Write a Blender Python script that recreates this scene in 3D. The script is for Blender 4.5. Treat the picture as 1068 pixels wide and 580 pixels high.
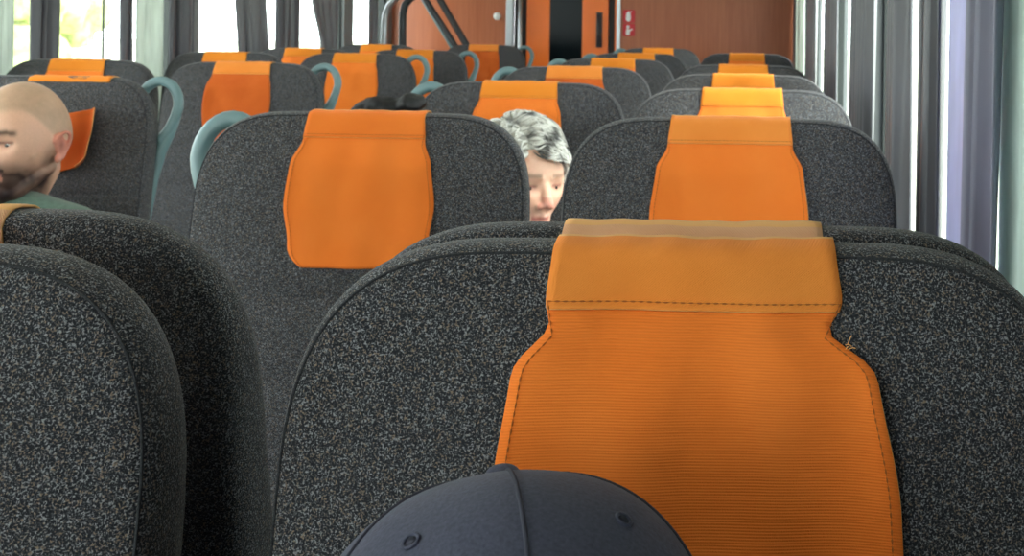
import bpy, bmesh, math, random
from mathutils import Vector, Matrix, Euler, noise

for o in list(bpy.data.objects):
    bpy.data.objects.remove(o)
sc = bpy.context.scene
C = sc.collection
PI = math.pi
R = math.radians

# ------------------------------------------------------------------ camera, world, light, exposure
CAMZ = 1.40            # eye height above the coach floor
FPX = 1300.0           # focal length in pixels of the 1068 px wide frame
VPX, VPY = 788.0, 27.0 # where the coach's long axis vanishes (the frame is an off-centre crop)
ROLL = 0.015
cam_d = bpy.data.cameras.new('camera')
cam = bpy.data.objects.new('camera', cam_d)
C.objects.link(cam)
cam.location = (0, 0, CAMZ)
cam.rotation_euler = (Matrix.Rotation(R(90), 4, 'X') @ Matrix.Rotation(ROLL, 4, 'Z')).to_euler()
cam_d.sensor_width = 36.0
cam_d.sensor_fit = 'HORIZONTAL'
cam_d.lens = FPX / 1068 * 36.0
# principal point: rotate the vanishing point back by the roll is not needed, it sits on the axis
cam_d.shift_x = -(VPX - 534) / 1068
cam_d.shift_y = -(290 - VPY) / 1068
cam_d.clip_start = 0.02
cam_d.clip_end = 500
cam_d.dof.use_dof = True
cam_d.dof.focus_distance = 0.80
cam_d.dof.aperture_fstop = 26
sc.camera = cam

w = bpy.data.worlds.new('overcast_sky')
sc.world = w
w.use_nodes = True
bg = w.node_tree.nodes['Background']
bg.inputs['Color'].default_value = (0.95, 0.975, 1.0, 1)
bg.inputs['Strength'].default_value = 7.0

sc.view_settings.view_transform = 'Standard'
sc.view_settings.look = 'None'
sc.view_settings.gamma = 1.0
sc.view_settings.use_curve_mapping = False
sc.view_settings.exposure = 0.30
sc.cycles.use_denoising = True
sc.cycles.max_bounces = 10
sc.cycles.diffuse_bounces = 6
sc.cycles.transparent_max_bounces = 12
sc.cycles.sample_clamp_indirect = 6.0
sc.cycles.caustics_reflective = False
sc.cycles.caustics_refractive = False

def area(name, loc, size, energy, rot, col=(1, 1, 1)):
    d = bpy.data.lights.new(name, 'AREA')
    d.shape = 'RECTANGLE'; d.size, d.size_y = size; d.energy = energy; d.color = col
    o = bpy.data.objects.new(name, d); C.objects.link(o)
    o.location = loc; o.rotation_euler = rot
    return o
FILL_POWER = 5.0
sun_d = bpy.data.lights.new('sun', 'SUN'); sun_d.energy = 3.6; sun_d.angle = R(2.0); sun_d.color = (1, 0.95, 0.86)
sun = bpy.data.objects.new('sun', sun_d); C.objects.link(sun)
sun.rotation_euler = Vector((-0.74, 0.10, -0.80)).to_track_quat('-Z', 'Y').to_euler()

# ------------------------------------------------------------------ material helpers
def lin(r, g, b):
    f = lambda c: (c / 255 / 12.92) if c <= 10 else (((c / 255) + 0.055) / 1.055) ** 2.4
    return (f(r), f(g), f(b), 1)

class NT:
    def __init__(s, name):
        s.m = bpy.data.materials.new(name); s.m.use_nodes = True
        s.t = s.m.node_tree; s.n = s.t.nodes; s.l = s.t.links
        s.b = s.n['Principled BSDF']; s.out = s.n['Material Output']
    def new(s, typ, **kw):
        n = s.n.new(typ)
        for k, v in kw.items():
            if k in n.inputs: n.inputs[k].default_value = v
            else: setattr(n, k, v)
        return n
    def link(s, a, b): s.l.new(a, b)
    def coord(s, scale=(1, 1, 1), rot=(0, 0, 0)):
        c = s.new('ShaderNodeTexCoord'); m = s.new('ShaderNodeMapping')
        m.inputs['Scale'].default_value = scale; m.inputs['Rotation'].default_value = rot
        s.link(c.outputs['Object'], m.inputs['Vector'])
        return m.outputs['Vector']
    def noise(s, vec, scale, detail=2, rough=0.5):
        n = s.new('ShaderNodeTexNoise'); n.inputs['Scale'].default_value = scale
        n.inputs['Detail'].default_value = detail; n.inputs['Roughness'].default_value = rough
        s.link(vec, n.inputs['Vector']); return n
    def ramp(s, fac, stops):
        r = s.new('ShaderNodeValToRGB'); e = r.color_ramp.elements
        while len(e) < len(stops): e.new(0.5)
        for el, (p, c) in zip(e, stops): el.position = p; el.color = c
        s.link(fac, r.inputs['Fac']); return r
    def bump(s, h, strength, dist=0.001, chain=None):
        b = s.new('ShaderNodeBump'); b.inputs['Strength'].default_value = strength
        b.inputs['Distance'].default_value = dist
        s.link(h, b.inputs['Height'])
        if chain: s.link(chain, b.inputs['Normal'])
        return b.outputs['Normal']
    def mix(s, fac, a, b, mode='MIX'):
        m = s.new('ShaderNodeMix', data_type='RGBA', blend_type=mode)
        if isinstance(fac, float): m.inputs[0].default_value = fac
        else: s.link(fac, m.inputs[0])
        for v, i in ((a, 6), (b, 7)):
            if isinstance(v, tuple): m.inputs[i].default_value = v
            else: s.link(v, m.inputs[i])
        return m.outputs[2]

def plain(name, col, rough=0.5, metal=0.0, spec=0.5, nscale=0, namp=0.1, bump=0.0, sheen=0.0):
    t = NT(name)
    t.b.inputs['Roughness'].default_value = rough
    t.b.inputs['Metallic'].default_value = metal
    t.b.inputs['Specular IOR Level'].default_value = spec
    t.b.inputs['Sheen Weight'].default_value = sheen
    if nscale:
        n = t.noise(t.coord(), nscale, 4)
        d = tuple(c * (1 - namp) for c in col[:3]) + (1,)
        u = tuple(min(1, c * (1 + namp)) for c in col[:3]) + (1,)
        t.link(t.ramp(n.outputs['Fac'], [(0.3, d), (0.7, u)]).outputs['Color'], t.b.inputs['Base Color'])
        if bump: t.link(t.bump(n.outputs['Fac'], bump), t.b.inputs['Normal'])
    else:
        t.b.inputs['Base Color'].default_value = col
    return t.m

def boucle(name, dark, mid, light, warm):
    """flecked charcoal upholstery: short pale threads on a near black ground"""
    t = NT(name)
    v = t.coord((1.0, 1.0, 1.0))
    a = t.noise(t.coord((1.0, 1.0, 1.55), (0, 0.5, 0)), 640, 0.5, 0.5)
    b = t.noise(t.coord((1.5, 1.0, 1.0), (0, -0.6, 0)), 720, 0.5, 0.5)
    mx = t.new('ShaderNodeMath', operation='MAXIMUM')
    t.link(a.outputs['Fac'], mx.inputs[0]); t.link(b.outputs['Fac'], mx.inputs[1])
    hue = t.noise(v, 300, 1)
    lightc = t.mix(t.ramp(hue.outputs['Fac'], [(0.45, (0, 0, 0, 1)), (0.6, (1, 1, 1, 1))]).outputs['Color'], light, warm)
    r1 = t.ramp(mx.outputs[0], [(0.48, dark), (0.57, mid)])
    r2 = t.ramp(mx.outputs[0], [(0.58, (0, 0, 0, 1)), (0.74, (0.9, 0.9, 0.9, 1))])
    col = t.mix(r2.outputs['Color'], r1.outputs['Color'], lightc)
    big = t.noise(v, 9, 3)
    col = t.mix(t.ramp(big.outputs['Fac'], [(0.3, (0.15,) * 3 + (1,)), (0.7, (0, 0, 0, 1))]).outputs['Color'], col, mid)
    t.link(col, t.b.inputs['Base Color'])
    wv = t.new('ShaderNodeTexWave', wave_type='BANDS', bands_direction='X')
    wv.inputs['Scale'].default_value = 60; wv.inputs['Distortion'].default_value = 1.5
    wv.inputs['Detail Scale'].default_value = 40
    t.link(v, wv.inputs['Vector'])
    n1 = t.bump(mx.outputs[0], 0.8, 0.0012)
    n2 = t.bump(wv.outputs['Fac'], 0.12, 0.0006, n1)
    t.link(n2, t.b.inputs['Normal'])
    t.b.inputs['Roughness'].default_value = 0.85
    t.b.inputs['Specular IOR Level'].default_value = 0.25
    t.b.inputs['Sheen Weight'].default_value = 0.12
    t.b.inputs['Sheen Roughness'].default_value = 0.45
    return t.m

def rib_cloth(name, c0, c1, rib_scale, twill=False):
    """woven cotton: fine horizontal ribs, or a diagonal twill"""
    t = NT(name)
    v = t.coord((1, 1, 1), (0, R(38) if twill else 0, 0))
    wv = t.new('ShaderNodeTexWave', wave_type='BANDS', bands_direction='Z')
    wv.inputs['Scale'].default_value = rib_scale; wv.inputs['Distortion'].default_value = 0.8
    wv.inputs['Detail'].default_value = 2; wv.inputs['Detail Scale'].default_value = 30
    t.link(v, wv.inputs['Vector'])
    fine = t.noise(t.coord((2.5, 1, 1)), 500, 2)
    blot = t.noise(t.coord(), 14, 4)
    col = t.ramp(blot.outputs['Fac'], [(0.3, c0), (0.7, c1)]).outputs['Color']
    dk = tuple(c * 0.72 for c in c0[:3]) + (1,)
    mul = t.new('ShaderNodeMath', operation='MULTIPLY'); mul.inputs[1].default_value = 0.16 if twill else 0.34
    inv = t.new('ShaderNodeMath', operation='SUBTRACT'); inv.inputs[0].default_value = 1.0
    t.link(wv.outputs['Fac'], inv.inputs[1]); t.link(inv.outputs[0], mul.inputs[0])
    col = t.mix(mul.outputs[0], col, dk)
    t.link(col, t.b.inputs['Base Color'])
    n1 = t.bump(wv.outputs['Fac'], 0.55, 0.0006)
    t.link(t.bump(fine.outputs['Fac'], 0.35, 0.0006, n1), t.b.inputs['Normal'])
    t.b.inputs['Roughness'].default_value = 0.9
    t.b.inputs['Specular IOR Level'].default_value = 0.15
    t.b.inputs['Sheen Weight'].default_value = 0.05
    return t.m

def curtain_mat(name, col, trans, rough=0.42):
    t = NT(name)
    n = t.noise(t.coord((1, 1, 0.15)), 40, 3)
    d = tuple(c * 0.8 for c in col[:3]) + (1,)
    cc = t.ramp(n.outputs['Fac'], [(0.3, d), (0.7, col)]).outputs['Color']
    t.link(cc, t.b.inputs['Base Color'])
    t.b.inputs['Roughness'].default_value = rough
    t.b.inputs['Specular IOR Level'].default_value = 0.6
    tr = t.new('ShaderNodeBsdfTranslucent'); t.link(cc, tr.inputs['Color'])
    mx = t.new('ShaderNodeMixShader'); mx.inputs[0].default_value = trans
    t.link(t.b.outputs[0], mx.inputs[1]); t.link(tr.outputs[0], mx.inputs[2])
    t.link(mx.outputs[0], t.out.inputs['Surface'])
    return t.m

def wood(name, c0, c1):
    t = NT(name)
    n = t.noise(t.coord((22, 22, 0.8)), 4, 5, 0.6)
    n2 = t.noise(t.coord((1, 1, 0.4)), 2.5, 3)
    c = t.ramp(n.outputs['Fac'], [(0.3, c0), (0.7, c1)]).outputs['Color']
    t.link(t.mix(t.ramp(n2.outputs['Fac'], [(0.35, (0, 0, 0, 1)), (0.7, (0.35, 0.35, 0.35, 1))]).outputs['Color'], c, c0), t.b.inputs['Base Color'])
    t.b.inputs['Roughness'].default_value = 0.38
    return t.m

def emis(name, col, s):
    t = NT(name)
    t.b.inputs['Base Color'].default_value = col
    t.b.inputs['Emission Color'].default_value = col
    t.b.inputs['Emission Strength'].default_value = s
    return t.m

def glass_mat(name, tint, mixf):
    """thin pane: mostly clear, with a faint reflection"""
    t = NT(name)
    tb = t.new('ShaderNodeBsdfTransparent'); tb.inputs[0].default_value = tint
    gl = t.new('ShaderNodeBsdfGlossy'); gl.inputs['Roughness'].default_value = 0.03
    mx = t.new('ShaderNodeMixShader'); mx.inputs[0].default_value = mixf
    t.link(tb.outputs[0], mx.inputs[1]); t.link(gl.outputs[0], mx.inputs[2])
    t.link(mx.outputs[0], t.out.inputs['Surface'])
    return t.m

def vcol_mat(name, rough, spec=0.35, sss=0.0, bump_scale=0, bump=0.1):
    """skin and hair pigment comes from the mesh's own colour attribute"""
    t = NT(name)
    a = t.new('ShaderNodeVertexColor', layer_name='pigment')
    n = t.noise(t.coord(), 260, 3)
    c = t.mix(0.18, a.outputs['Color'], t.mix(1.0, a.outputs['Color'], t.ramp(n.outputs['Fac'], [(0.3, (0.6, 0.55, 0.55, 1)), (0.7, (1, 1, 1, 1))]).outputs['Color'], 'MULTIPLY'))
    t.link(c, t.b.inputs['Base Color'])
    t.b.inputs['Roughness'].default_value = rough
    t.b.inputs['Specular IOR Level'].default_value = spec
    if sss:
        t.b.inputs['Subsurface Weight'].default_value = sss
        t.b.inputs['Subsurface Radius'].default_value = (0.01, 0.004, 0.002)
        t.b.inputs['Subsurface Scale'].default_value = 0.6
    if bump_scale:
        nn = t.noise(t.coord(), bump_scale, 3)
        t.link(t.bump(nn.outputs['Fac'], bump), t.b.inputs['Normal'])
    return t.m

M = {}
M['fabric'] = boucle('charcoal_boucle', lin(21, 24, 30), lin(55, 57, 63), lin(150, 152, 156), lin(136, 118, 100))
M['piping'] = plain('piping_cord', lin(44, 46, 50), 0.8, 0, 0.3, 700, 0.6)
M['orange'] = rib_cloth('orange_rib_cotton', lin(246, 126, 44), lin(252, 136, 54), 200)
M['orange_band'] = rib_cloth('faded_orange_twill', lin(243, 140, 56), lin(250, 152, 68), 290, True)
M['orange_b2'] = rib_cloth('orange_twill', lin(240, 138, 40), lin(246, 148, 52), 290, True)
M['thread'] = plain('dull_orange_thread', lin(176, 92, 30), 0.9)
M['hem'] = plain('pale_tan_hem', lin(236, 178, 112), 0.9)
M['tan'] = rib_cloth('washed_tan_twill', lin(228, 170, 128), lin(236, 184, 144), 290, True)
M['rust'] = rib_cloth('shaded_orange_cotton', lin(206, 94, 34), lin(218, 106, 42), 200)  # darker copy of the orange cotton, shade put into its colour
M['handle'] = plain('teal_grey_plastic', lin(106, 134, 138), 0.38, 0, 0.5, 30, 0.06)
M['plastic'] = plain('dark_grey_plastic', lin(48, 50, 54), 0.5, 0, 0.5, 30, 0.08)
M['metal'] = plain('brushed_steel', lin(180, 184, 188), 0.3, 0.9, 0.5, 60, 0.06)
M['floor'] = plain('grey_vinyl_floor', lin(92, 90, 88), 0.55, 0, 0.4, 80, 0.2, 0.1)
M['wall'] = plain('pale_wall_laminate', lin(190, 194, 190), 0.5, 0, 0.4, 8, 0.04)
M['frame'] = plain('mint_white_window_frame', lin(214, 228, 226), 0.4, 0, 0.5, 6, 0.03)
M['pillar'] = plain('dark_window_rubber', lin(40, 46, 46), 0.6)
M['ceil'] = plain('ceiling_panel', lin(225, 225, 220), 0.6, 0, 0.3, 6, 0.03)
M['wood'] = wood('brown_wood_laminate', lin(164, 88, 54), lin(186, 108, 70))
M['wood_dark'] = wood('dark_wood_laminate', lin(88, 56, 40), lin(104, 68, 50))
M['wall_grey'] = plain('grey_wall_laminate', lin(120, 124, 126), 0.5, 0, 0.4, 8, 0.04)
M['door'] = plain('orange_door_paint', lin(252, 122, 36), 0.35, 0, 0.5, 8, 0.05)
M['black'] = plain('black_rubber', lin(16, 18, 20), 0.5)
M['glass'] = glass_mat('window_glass', (0.93, 0.97, 0.95, 1), 0.06)
M['dark_glass'] = plain('dark_door_glass', lin(14, 22, 26), 0.12, 0, 0.10)
M['cur_dark'] = curtain_mat('dark_grey_satin', lin(84, 84, 92), 0.08)
M['cur_mid'] = curtain_mat('grey_satin', lin(126, 126, 132), 0.2)
M['cur_lav'] = curtain_mat('lavender_grey_satin', lin(186, 186, 214), 0.35)
M['cur_light'] = curtain_mat('pale_silver_satin', lin(214, 220, 214), 0.45)
M['cur_sheer'] = curtain_mat('mint_sheer', lin(208, 226, 221), 0.10, 0.7)
M['cur_lavdark'] = curtain_mat('dusky_lavender_satin', lin(132, 132, 154), 0.15)
M['red'] = plain('sign_red', lin(206, 30, 44), 0.4)
M['white'] = plain('sign_white', lin(240, 240, 240), 0.4)
M['field'] = plain('meadow', lin(182, 184, 166), 0.9, 0, 0.2, 0.3, 0.2)
M['leaf'] = plain('tree_leaves', lin(176, 186, 130), 0.8, 0, 0.2, 6, 0.3)
M['bark'] = plain('tree_bark', lin(90, 75, 60), 0.9)
M['skin'] = vcol_mat('skin', 0.5, 0.35, 0.12, 300, 0.06)
M['hairgrey'] = vcol_mat('grey_hair', 0.45, 0.5, 0, 0)
M['tee'] = plain('sage_green_jersey', lin(82, 104, 92), 0.9, 0, 0.2, 120, 0.15, 0.2, 0.2)
M['blouse'] = plain('dark_blue_blouse', lin(50, 56, 78), 0.9, 0, 0.2, 120, 0.15, 0.2)
M['shirt'] = plain('charcoal_tshirt', lin(56, 58, 62), 0.9, 0, 0.2, 120, 0.15, 0.2)
M['trouser'] = plain('dark_denim', lin(44, 50, 66), 0.9, 0, 0.2, 150, 0.2, 0.2)
M['cap'] = plain('navy_cotton_twill', lin(66, 69, 87), 0.85, 0, 0.25, 500, 0.22, 0.35, 0.08)
M['capseam'] = plain('navy_seam_thread', lin(46, 48, 62), 0.9)
M['eyewhite'] = plain('eye_white', lin(220, 214, 208), 0.25)
M['iris'] = plain('dark_iris', lin(40, 34, 30), 0.2)
M['jacket'] = plain('black_nylon', lin(14, 14, 17), 0.6, 0, 0.4, 40, 0.2, 0.3)

# ------------------------------------------------------------------ mesh helpers
def obj(name, bm, m, parent=None, smooth=True):
    me = bpy.data.meshes.new(name)
    bmesh.ops.recalc_face_normals(bm, faces=bm.faces)
    bm.to_mesh(me); bm.free()
    if smooth:
        for p in me.polygons: p.use_smooth = True
    o = bpy.data.objects.new(name, me); C.objects.link(o)
    if m: me.materials.append(M[m] if isinstance(m, str) else m)
    if parent: o.parent = parent
    return o

def tag(o, label, cat, group=None, kind=None):
    o['label'] = label
    if cat: o['category'] = cat
    if group: o['group'] = group
    if kind: o['kind'] = kind
    return o

def thing(name, label, cat, loc=(0, 0, 0), rz=0, group=None):
    o = bpy.data.objects.new(name, None); C.objects.link(o)
    o.empty_display_size = 0.05
    o.location = loc; o.rotation_euler = (0, 0, rz)
    return tag(o, label, cat, group)

def struct(name, bm, m, parent=None, smooth=False):
    o = obj(name, bm, m, parent, smooth)
    if not parent: o['kind'] = 'structure'
    return o

def box(bm, x0, x1, y0, y1, z0, z1, bev=0.0, seg=2):
    r = bmesh.ops.create_cube(bm, size=1.0)
    vs = r['verts']
    for v in vs:
        v.co = Vector(((x0 + x1) / 2 + v.co.x * (x1 - x0), (y0 + y1) / 2 + v.co.y * (y1 - y0), (z0 + z1) / 2 + v.co.z * (z1 - z0)))
    if bev:
        es = list({e for v in vs for e in v.link_edges})
        bmesh.ops.bevel(bm, geom=es, offset=bev, segments=seg, affect='EDGES', profile=0.5)
    return bm

def tube(bm, pts, rad, n=10, closed=False, flat=1.0):
    """sweep a round (or flattened) section along pts; rad may be a list"""
    pts = [Vector(p) for p in pts]
    N = len(pts)
    rings = []
    up = None
    for i, p in enumerate(pts):
        if closed:
            t = pts[(i + 1) % N] - pts[i - 1]
        else:
            t = pts[min(i + 1, N - 1)] - pts[max(i - 1, 0)]
        t.normalize()
        if up is None:
            up = Vector((0, 1, 0)) if abs(t.y) < 0.9 else Vector((1, 0, 0))
        a = (up - t * up.dot(t)).normalized()
        up = a
        b = t.cross(a)
        r = rad[i] if isinstance(rad, (list, tuple)) else rad
        rings.append([bm.verts.new(p + a * math.cos(2 * PI * k / n) * r * flat + b * math.sin(2 * PI * k / n) * r) for k in range(n)])
    rng = range(N) if closed else range(N - 1)
    for i in rng:
        A, B = rings[i], rings[(i + 1) % N]
        for k in range(n):
            bm.faces.new((A[k], A[(k + 1) % n], B[(k + 1) % n], B[k]))
    if not closed:
        bm.faces.new(rings[0]); bm.faces.new(rings[-1])
    return bm

def loft(bm, rings, cap=True):
    """rings: lists of points with equal counts, closed loops"""
    vr = [[bm.verts.new(p) for p in r] for r in rings]
    n = len(vr[0])
    for A, B in zip(vr, vr[1:]):
        for k in range(n):
            bm.faces.new((A[k], A[(k + 1) % n], B[(k + 1) % n], B[k]))
    if cap:
        bm.faces.new(vr[0]); bm.faces.new(vr[-1])
    return bm

def ell(bm, c, r, seg=24, rot=None):
    m = Matrix.Translation(c)
    if rot: m = m @ rot.to_matrix().to_4x4()
    m = m @ Matrix.Diagonal((r[0], r[1], r[2], 1))
    bmesh.ops.create_uvsphere(bm, u_segments=seg, v_segments=seg // 2 + 2, radius=1.0, matrix=m)
    return bm

def cone(bm, p0, p1, r0, r1, n=14):
    """tapered limb with round ends"""
    p0, p1 = Vector(p0), Vector(p1)
    d = (p1 - p0); L = d.length; d.normalize()
    pts, rr = [], []
    for k in range(5):
        a = PI / 2 * k / 4
        pts.append(p0 - d * r0 * math.cos(a)); rr.append(max(r0 * math.sin(a), 0.0006))
    for k in range(1, 4):
        pts.append(p0.lerp(p1, k / 4)); rr.append(r0 + (r1 - r0) * k / 4)
    for k in range(5):
        a = PI / 2 * k / 4
        pts.append(p1 + d * r1 * math.sin(a)); rr.append(max(r1 * math.cos(a), 0.0006))
    return tube(bm, pts, rr, n)

def sst(a, b, x):
    t = max(0.0, min(1.0, (x - a) / (b - a))); return t * t * (3 - 2 * t)

def copy_tree(o, parent=None):
    c = o.copy(); C.objects.link(c)
    if parent:
        c.parent = parent
    for ch in list(o.children): copy_tree(ch, c)
    return c

# ------------------------------------------------------------------ the coach shell
XL, XR, YB, YF, ZC = -2.42, 0.30, -1.9, 8.3, 2.25
bm = bmesh.new(); box(bm, XL - 0.1, XR + 0.1, YB, YF + 0.1, -0.06, 0.0); struct('floor', bm, 'floor')
bm = bmesh.new(); box(bm, XL - 0.1, XR + 0.1, YB, YF + 0.1, ZC, ZC + 0.06); struct('ceiling', bm, 'ceil')
bm = bmesh.new()      # end wall behind the camera, with a wide window added on the left for frontal light
RW0, RW1, RWS, RWH = XL + 0.10, -0.75, 0.80, 2.10
box(bm, XL - 0.1, RW0, YB - 0.06, YB, -0.06, ZC + 0.06); box(bm, RW1, XR + 0.1, YB - 0.06, YB, -0.06, ZC + 0.06)
box(bm, RW0, RW1, YB - 0.06, YB, -0.06, RWS); box(bm, RW0, RW1, YB - 0.06, YB, RWH, ZC + 0.06)
struct('wall_rear', bm, 'wood_dark')

SILL, HEAD = 0.86, 1.95
def side_wall(name, xa, xb, spans, pillar_mat):
    bm = bmesh.new()
    box(bm, xa, xb, YB, YF, 0, SILL)
    box(bm, xa, xb, YB, YF, HEAD, ZC)
    ys = [YB] + [v for s in spans for v in s] + [YF]
    for a, b in zip(ys[0::2], ys[1::2]):
        if b - a > 0.005: box(bm, xa, xb, a, b, SILL, HEAD)
    return struct(name, bm, pillar_mat)
left_spans = [(-1.7, -0.4), (-0.2, 1.05), (1.25, 3.1), (3.3, 5.2), (5.42, 7.33), (7.5, 8.2)]
right_spans = [(0.98, 3.1), (3.3, 5.1), (5.3, 7.1), (7.3, 8.2)]
side_wall('wall_left', XL - 0.08, XL, left_spans, 'wall_grey')
side_wall('wall_right', XR, XR + 0.08, right_spans, 'wall_grey')
wn = 0
def window(x0, x1, y0, y1, inner):
    """rubber-edged fixed pane set in the wall opening"""
    global wn
    wn += 1
    bm = bmesh.new(); t = 0.025
    xm = (x0 + x1) / 2
    a, b = xm - 0.022, xm + 0.022
    box(bm, a, b, y0, y1, SILL, SILL + t); box(bm, a, b, y0, y1, HEAD - t, HEAD)
    box(bm, a, b, y0, y0 + t, SILL + t, HEAD - t); box(bm, a, b, y1 - t, y1, SILL + t, HEAD - t)
    f = struct('window_%d' % wn, bm, 'pillar')
    bm = bmesh.new(); box(bm, xm - 0.004, xm + 0.004, y0 + t, y1 - t, SILL + t, HEAD - t)
    obj('pane', bm, 'glass', f, False)
    return f
bm = bmesh.new(); box(bm, RW0, RW1, YB - 0.035, YB - 0.027, RWS, RWH); struct('window_rear_added', bm, 'glass')  # unseen pane, added to let light onto the near seats
for a, b in left_spans: window(XL - 0.08, XL, a, b, 1)
for a, b in right_spans: window(XR, XR + 0.08, a, b, -1)
# slim sash bar down the first left window in view
bm = bmesh.new(); box(bm, XL - 0.030, XL - 0.024, 4.672, 4.680, SILL, HEAD); struct('trim_1', bm, 'pillar')

# far end wall, with the doorway left open
DX0, DX1, DZ = -1.60, -0.92, 1.98
bm = bmesh.new()
box(bm, XL - 0.08, DX0 - 0.06, YF, YF + 0.06, 0, ZC)
box(bm, DX1 + 0.02, XR + 0.08, YF, YF + 0.06, 0, ZC)
box(bm, DX0 - 0.06, DX1 + 0.02, YF, YF + 0.06, DZ, ZC)
struct('wall_front', bm, 'wood')
bm = bmesh.new()   # silver posts either side of the doorway
box(bm, DX0 - 0.06, DX0 - 0.015, YF - 0.015, YF + 0.05, 0, DZ, 0.004)
box(bm, DX1 - 0.005, DX1 + 0.02, YF - 0.015, YF + 0.05, 0, DZ, 0.004)
struct('trim_2', bm, 'metal')
def fx(x): return (x - VPX) / FPX * YF      # a point on the end wall from a photo column
bm = bmesh.new()
box(bm, DX0 - 0.015, DX1, YF + 0.05, YF + 0.06, 0, DZ)
struct('trim_3', bm, 'black')
# sliding door
dr = bpy.data.objects.new('door_1', None); C.objects.link(dr); dr['kind'] = 'structure'
bm = bmesh.new()
gx0, gx1 = fx(573), fx(607)
box(bm, fx(549), gx0, YF + 0.008, YF + 0.045, 0.02, DZ - 0.02, 0.004)
box(bm, gx1, fx(634), YF + 0.008, YF + 0.045, 0.02, DZ - 0.02, 0.004)
box(bm, gx0, gx1, YF + 0.008, YF + 0.045, 0.02, 0.62)
box(bm, gx0, gx1, YF + 0.008, YF + 0.045, 1.86, DZ - 0.02)
obj('door_leaf', bm, 'door', dr, False)
bm = bmesh.new(); box(bm, gx0, gx1, YF + 0.02, YF + 0.03, 0.62, 1.86); obj('door_pane', bm, 'dark_glass', dr, False)
bm = bmesh.new()
box(bm, fx(622), fx(628), YF - 0.004, YF + 0.012, 1.24, 1.475, 0.004)
tube(bm, [(fx(625), YF - 0.02, 1.26), (fx(625), YF - 0.02, 1.455)], 0.010, 10)
for z in (1.27, 1.445): tube(bm, [(fx(625), YF - 0.02, z), (fx(625), YF + 0.01, z)], 0.009, 8)
obj('door_handle', bm, 'plastic', dr)
bm = bmesh.new(); box(bm, fx(641), fx(646), YF + 0.0, YF + 0.04, 0, DZ, 0.003); struct('trim_4', bm, 'door')
bm = bmesh.new(); tube(bm, [(fx(543), YF - 0.02, 0.4), (fx(543), YF - 0.02, 1.9)], 0.014, 12); 
o = obj('grab_pole', bm, 'metal'); tag(o, 'upright steel grab pole at the left edge of the orange door', 'pole')

# outdoors
bm = bmesh.new(); box(bm, -120, 120, -120, 150, -1.4, -1.3); struct('ground', bm, 'field')
def tree(x, y, h, r, seed, label):
    t = thing('tree', label, 'tree', (x, y, -1.3), 0, 'trees outside the left windows')
    bm = bmesh.new(); tube(bm, [(0, 0, 0), (0.05, 0, h * 0.3), (0, 0.05, h * 0.6)], [0.16, 0.12, 0.08], 10); obj('trunk', bm, 'bark', t)
    bm = bmesh.new(); rnd = random.Random(seed)
    for k in range(9):
        c = Vector((rnd.uniform(-r, r) * 0.6, rnd.uniform(-r, r) * 0.6, h * 0.6 + rnd.uniform(-0.3, 0.4) * h * 0.6))
        q = r * rnd.uniform(0.35, 0.6)
        n0 = len(bm.verts)
        bmesh.ops.create_icosphere(bm, subdivisions=4, radius=q, matrix=Matrix.Translation(c))
        bm.verts.ensure_lookup_table()
        for v in bm.verts[n0:]:
            v.co += (v.co - c).normalized() * noise.noise(v.co * 3.5 + Vector((seed, 0, 0))) * q * 0.35
    obj('crown', bm, 'leaf', t)
tree(-17, 29.5, 4.2, 1.5, 3, 'pale leafy tree seen through the wide left window')
tree(-26, 38.0, 4.0, 1.3, 7, 'small leafy tree beyond the left window, nearer the curtain edge')

# unseen ceiling lamps added as fill light: two long diffusers
for i, x in enumerate((-1.62, -0.5)):
    t = thing('added_ceiling_lamp', ['added strip lamp on the unseen ceiling over the left seats', 'added strip lamp on the unseen ceiling over the right seats'][i], 'lamp', (x, 2.8, ZC), 0, 'added ceiling strip lamps')
    bm = bmesh.new(); box(bm, -0.09, 0.09, -4.5, 4.8, -0.035, 0, 0.006); obj('housing', bm, 'wall', t, False)
    bm = bmesh.new(); box(bm, -0.07, 0.07, -4.4, 4.7, -0.045, -0.035, 0.004); obj('diffuser', bm, emis('fill_diffuser', (1, 0.98, 0.94, 1), 0.6), t, False)
    a = area('fill_light', (x, 2.8, ZC - 0.06), (0.14, 9.4), FILL_POWER, (0, 0, 0), (1, 0.97, 0.92))

# ------------------------------------------------------------------ seats
CREST = CAMZ - 0.1365
A_, RX, RZ = 0.243, 0.140, 0.152
ZBOT = 0.40
LEAN = math.tan(R(12))
ZROWS = [CREST - RZ - d for d in (0.0, 0.035, 0.07, 0.097, 0.103, 0.107, 0.113, 0.14, 0.18, 0.207, 0.213, 0.217, 0.223, 0.27, 0.35, 0.45, 0.55)]
ZROWS = [z for z in ZROWS if z > ZBOT] + [ZBOT]
SEAMS = (CREST - RZ - 0.105, CREST - RZ - 0.215)

def arch(ins):
    """seat back outline inset by ins: up the left edge, over the crest, down the right"""
    a, top, rx, rz = A_ - ins, CREST - ins, RX - ins * 0.6, RZ - ins * 0.6
    zc = top - rz
    left = []
    for z in reversed(ZROWS[1:]):
        left.append((-a - 0.004 * sst(CREST - 0.2, ZBOT, z) , z))
    for k in range(17):
        th = PI / 2 * k / 16
        left.append((-(a - rx) - rx * math.cos(th) ** 0.70, zc + rz * math.sin(th) ** 0.70))
    mid = [(-(a - rx) + 2 * (a - rx) * k / 8, top) for k in range(1, 8)]
    right = [(-x, z) for x, z in reversed(left)]
    return left + mid + right

def lean_y(z): return -LEAN * (CREST - z)
def thick(z): return 1.0 + 1.15 * sst(0.0, 0.2, CREST - z)
def seam_dip(z):
    return sum(0.004 * max(0, 1 - abs(z - s) / 0.006) for s in SEAMS)

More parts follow.
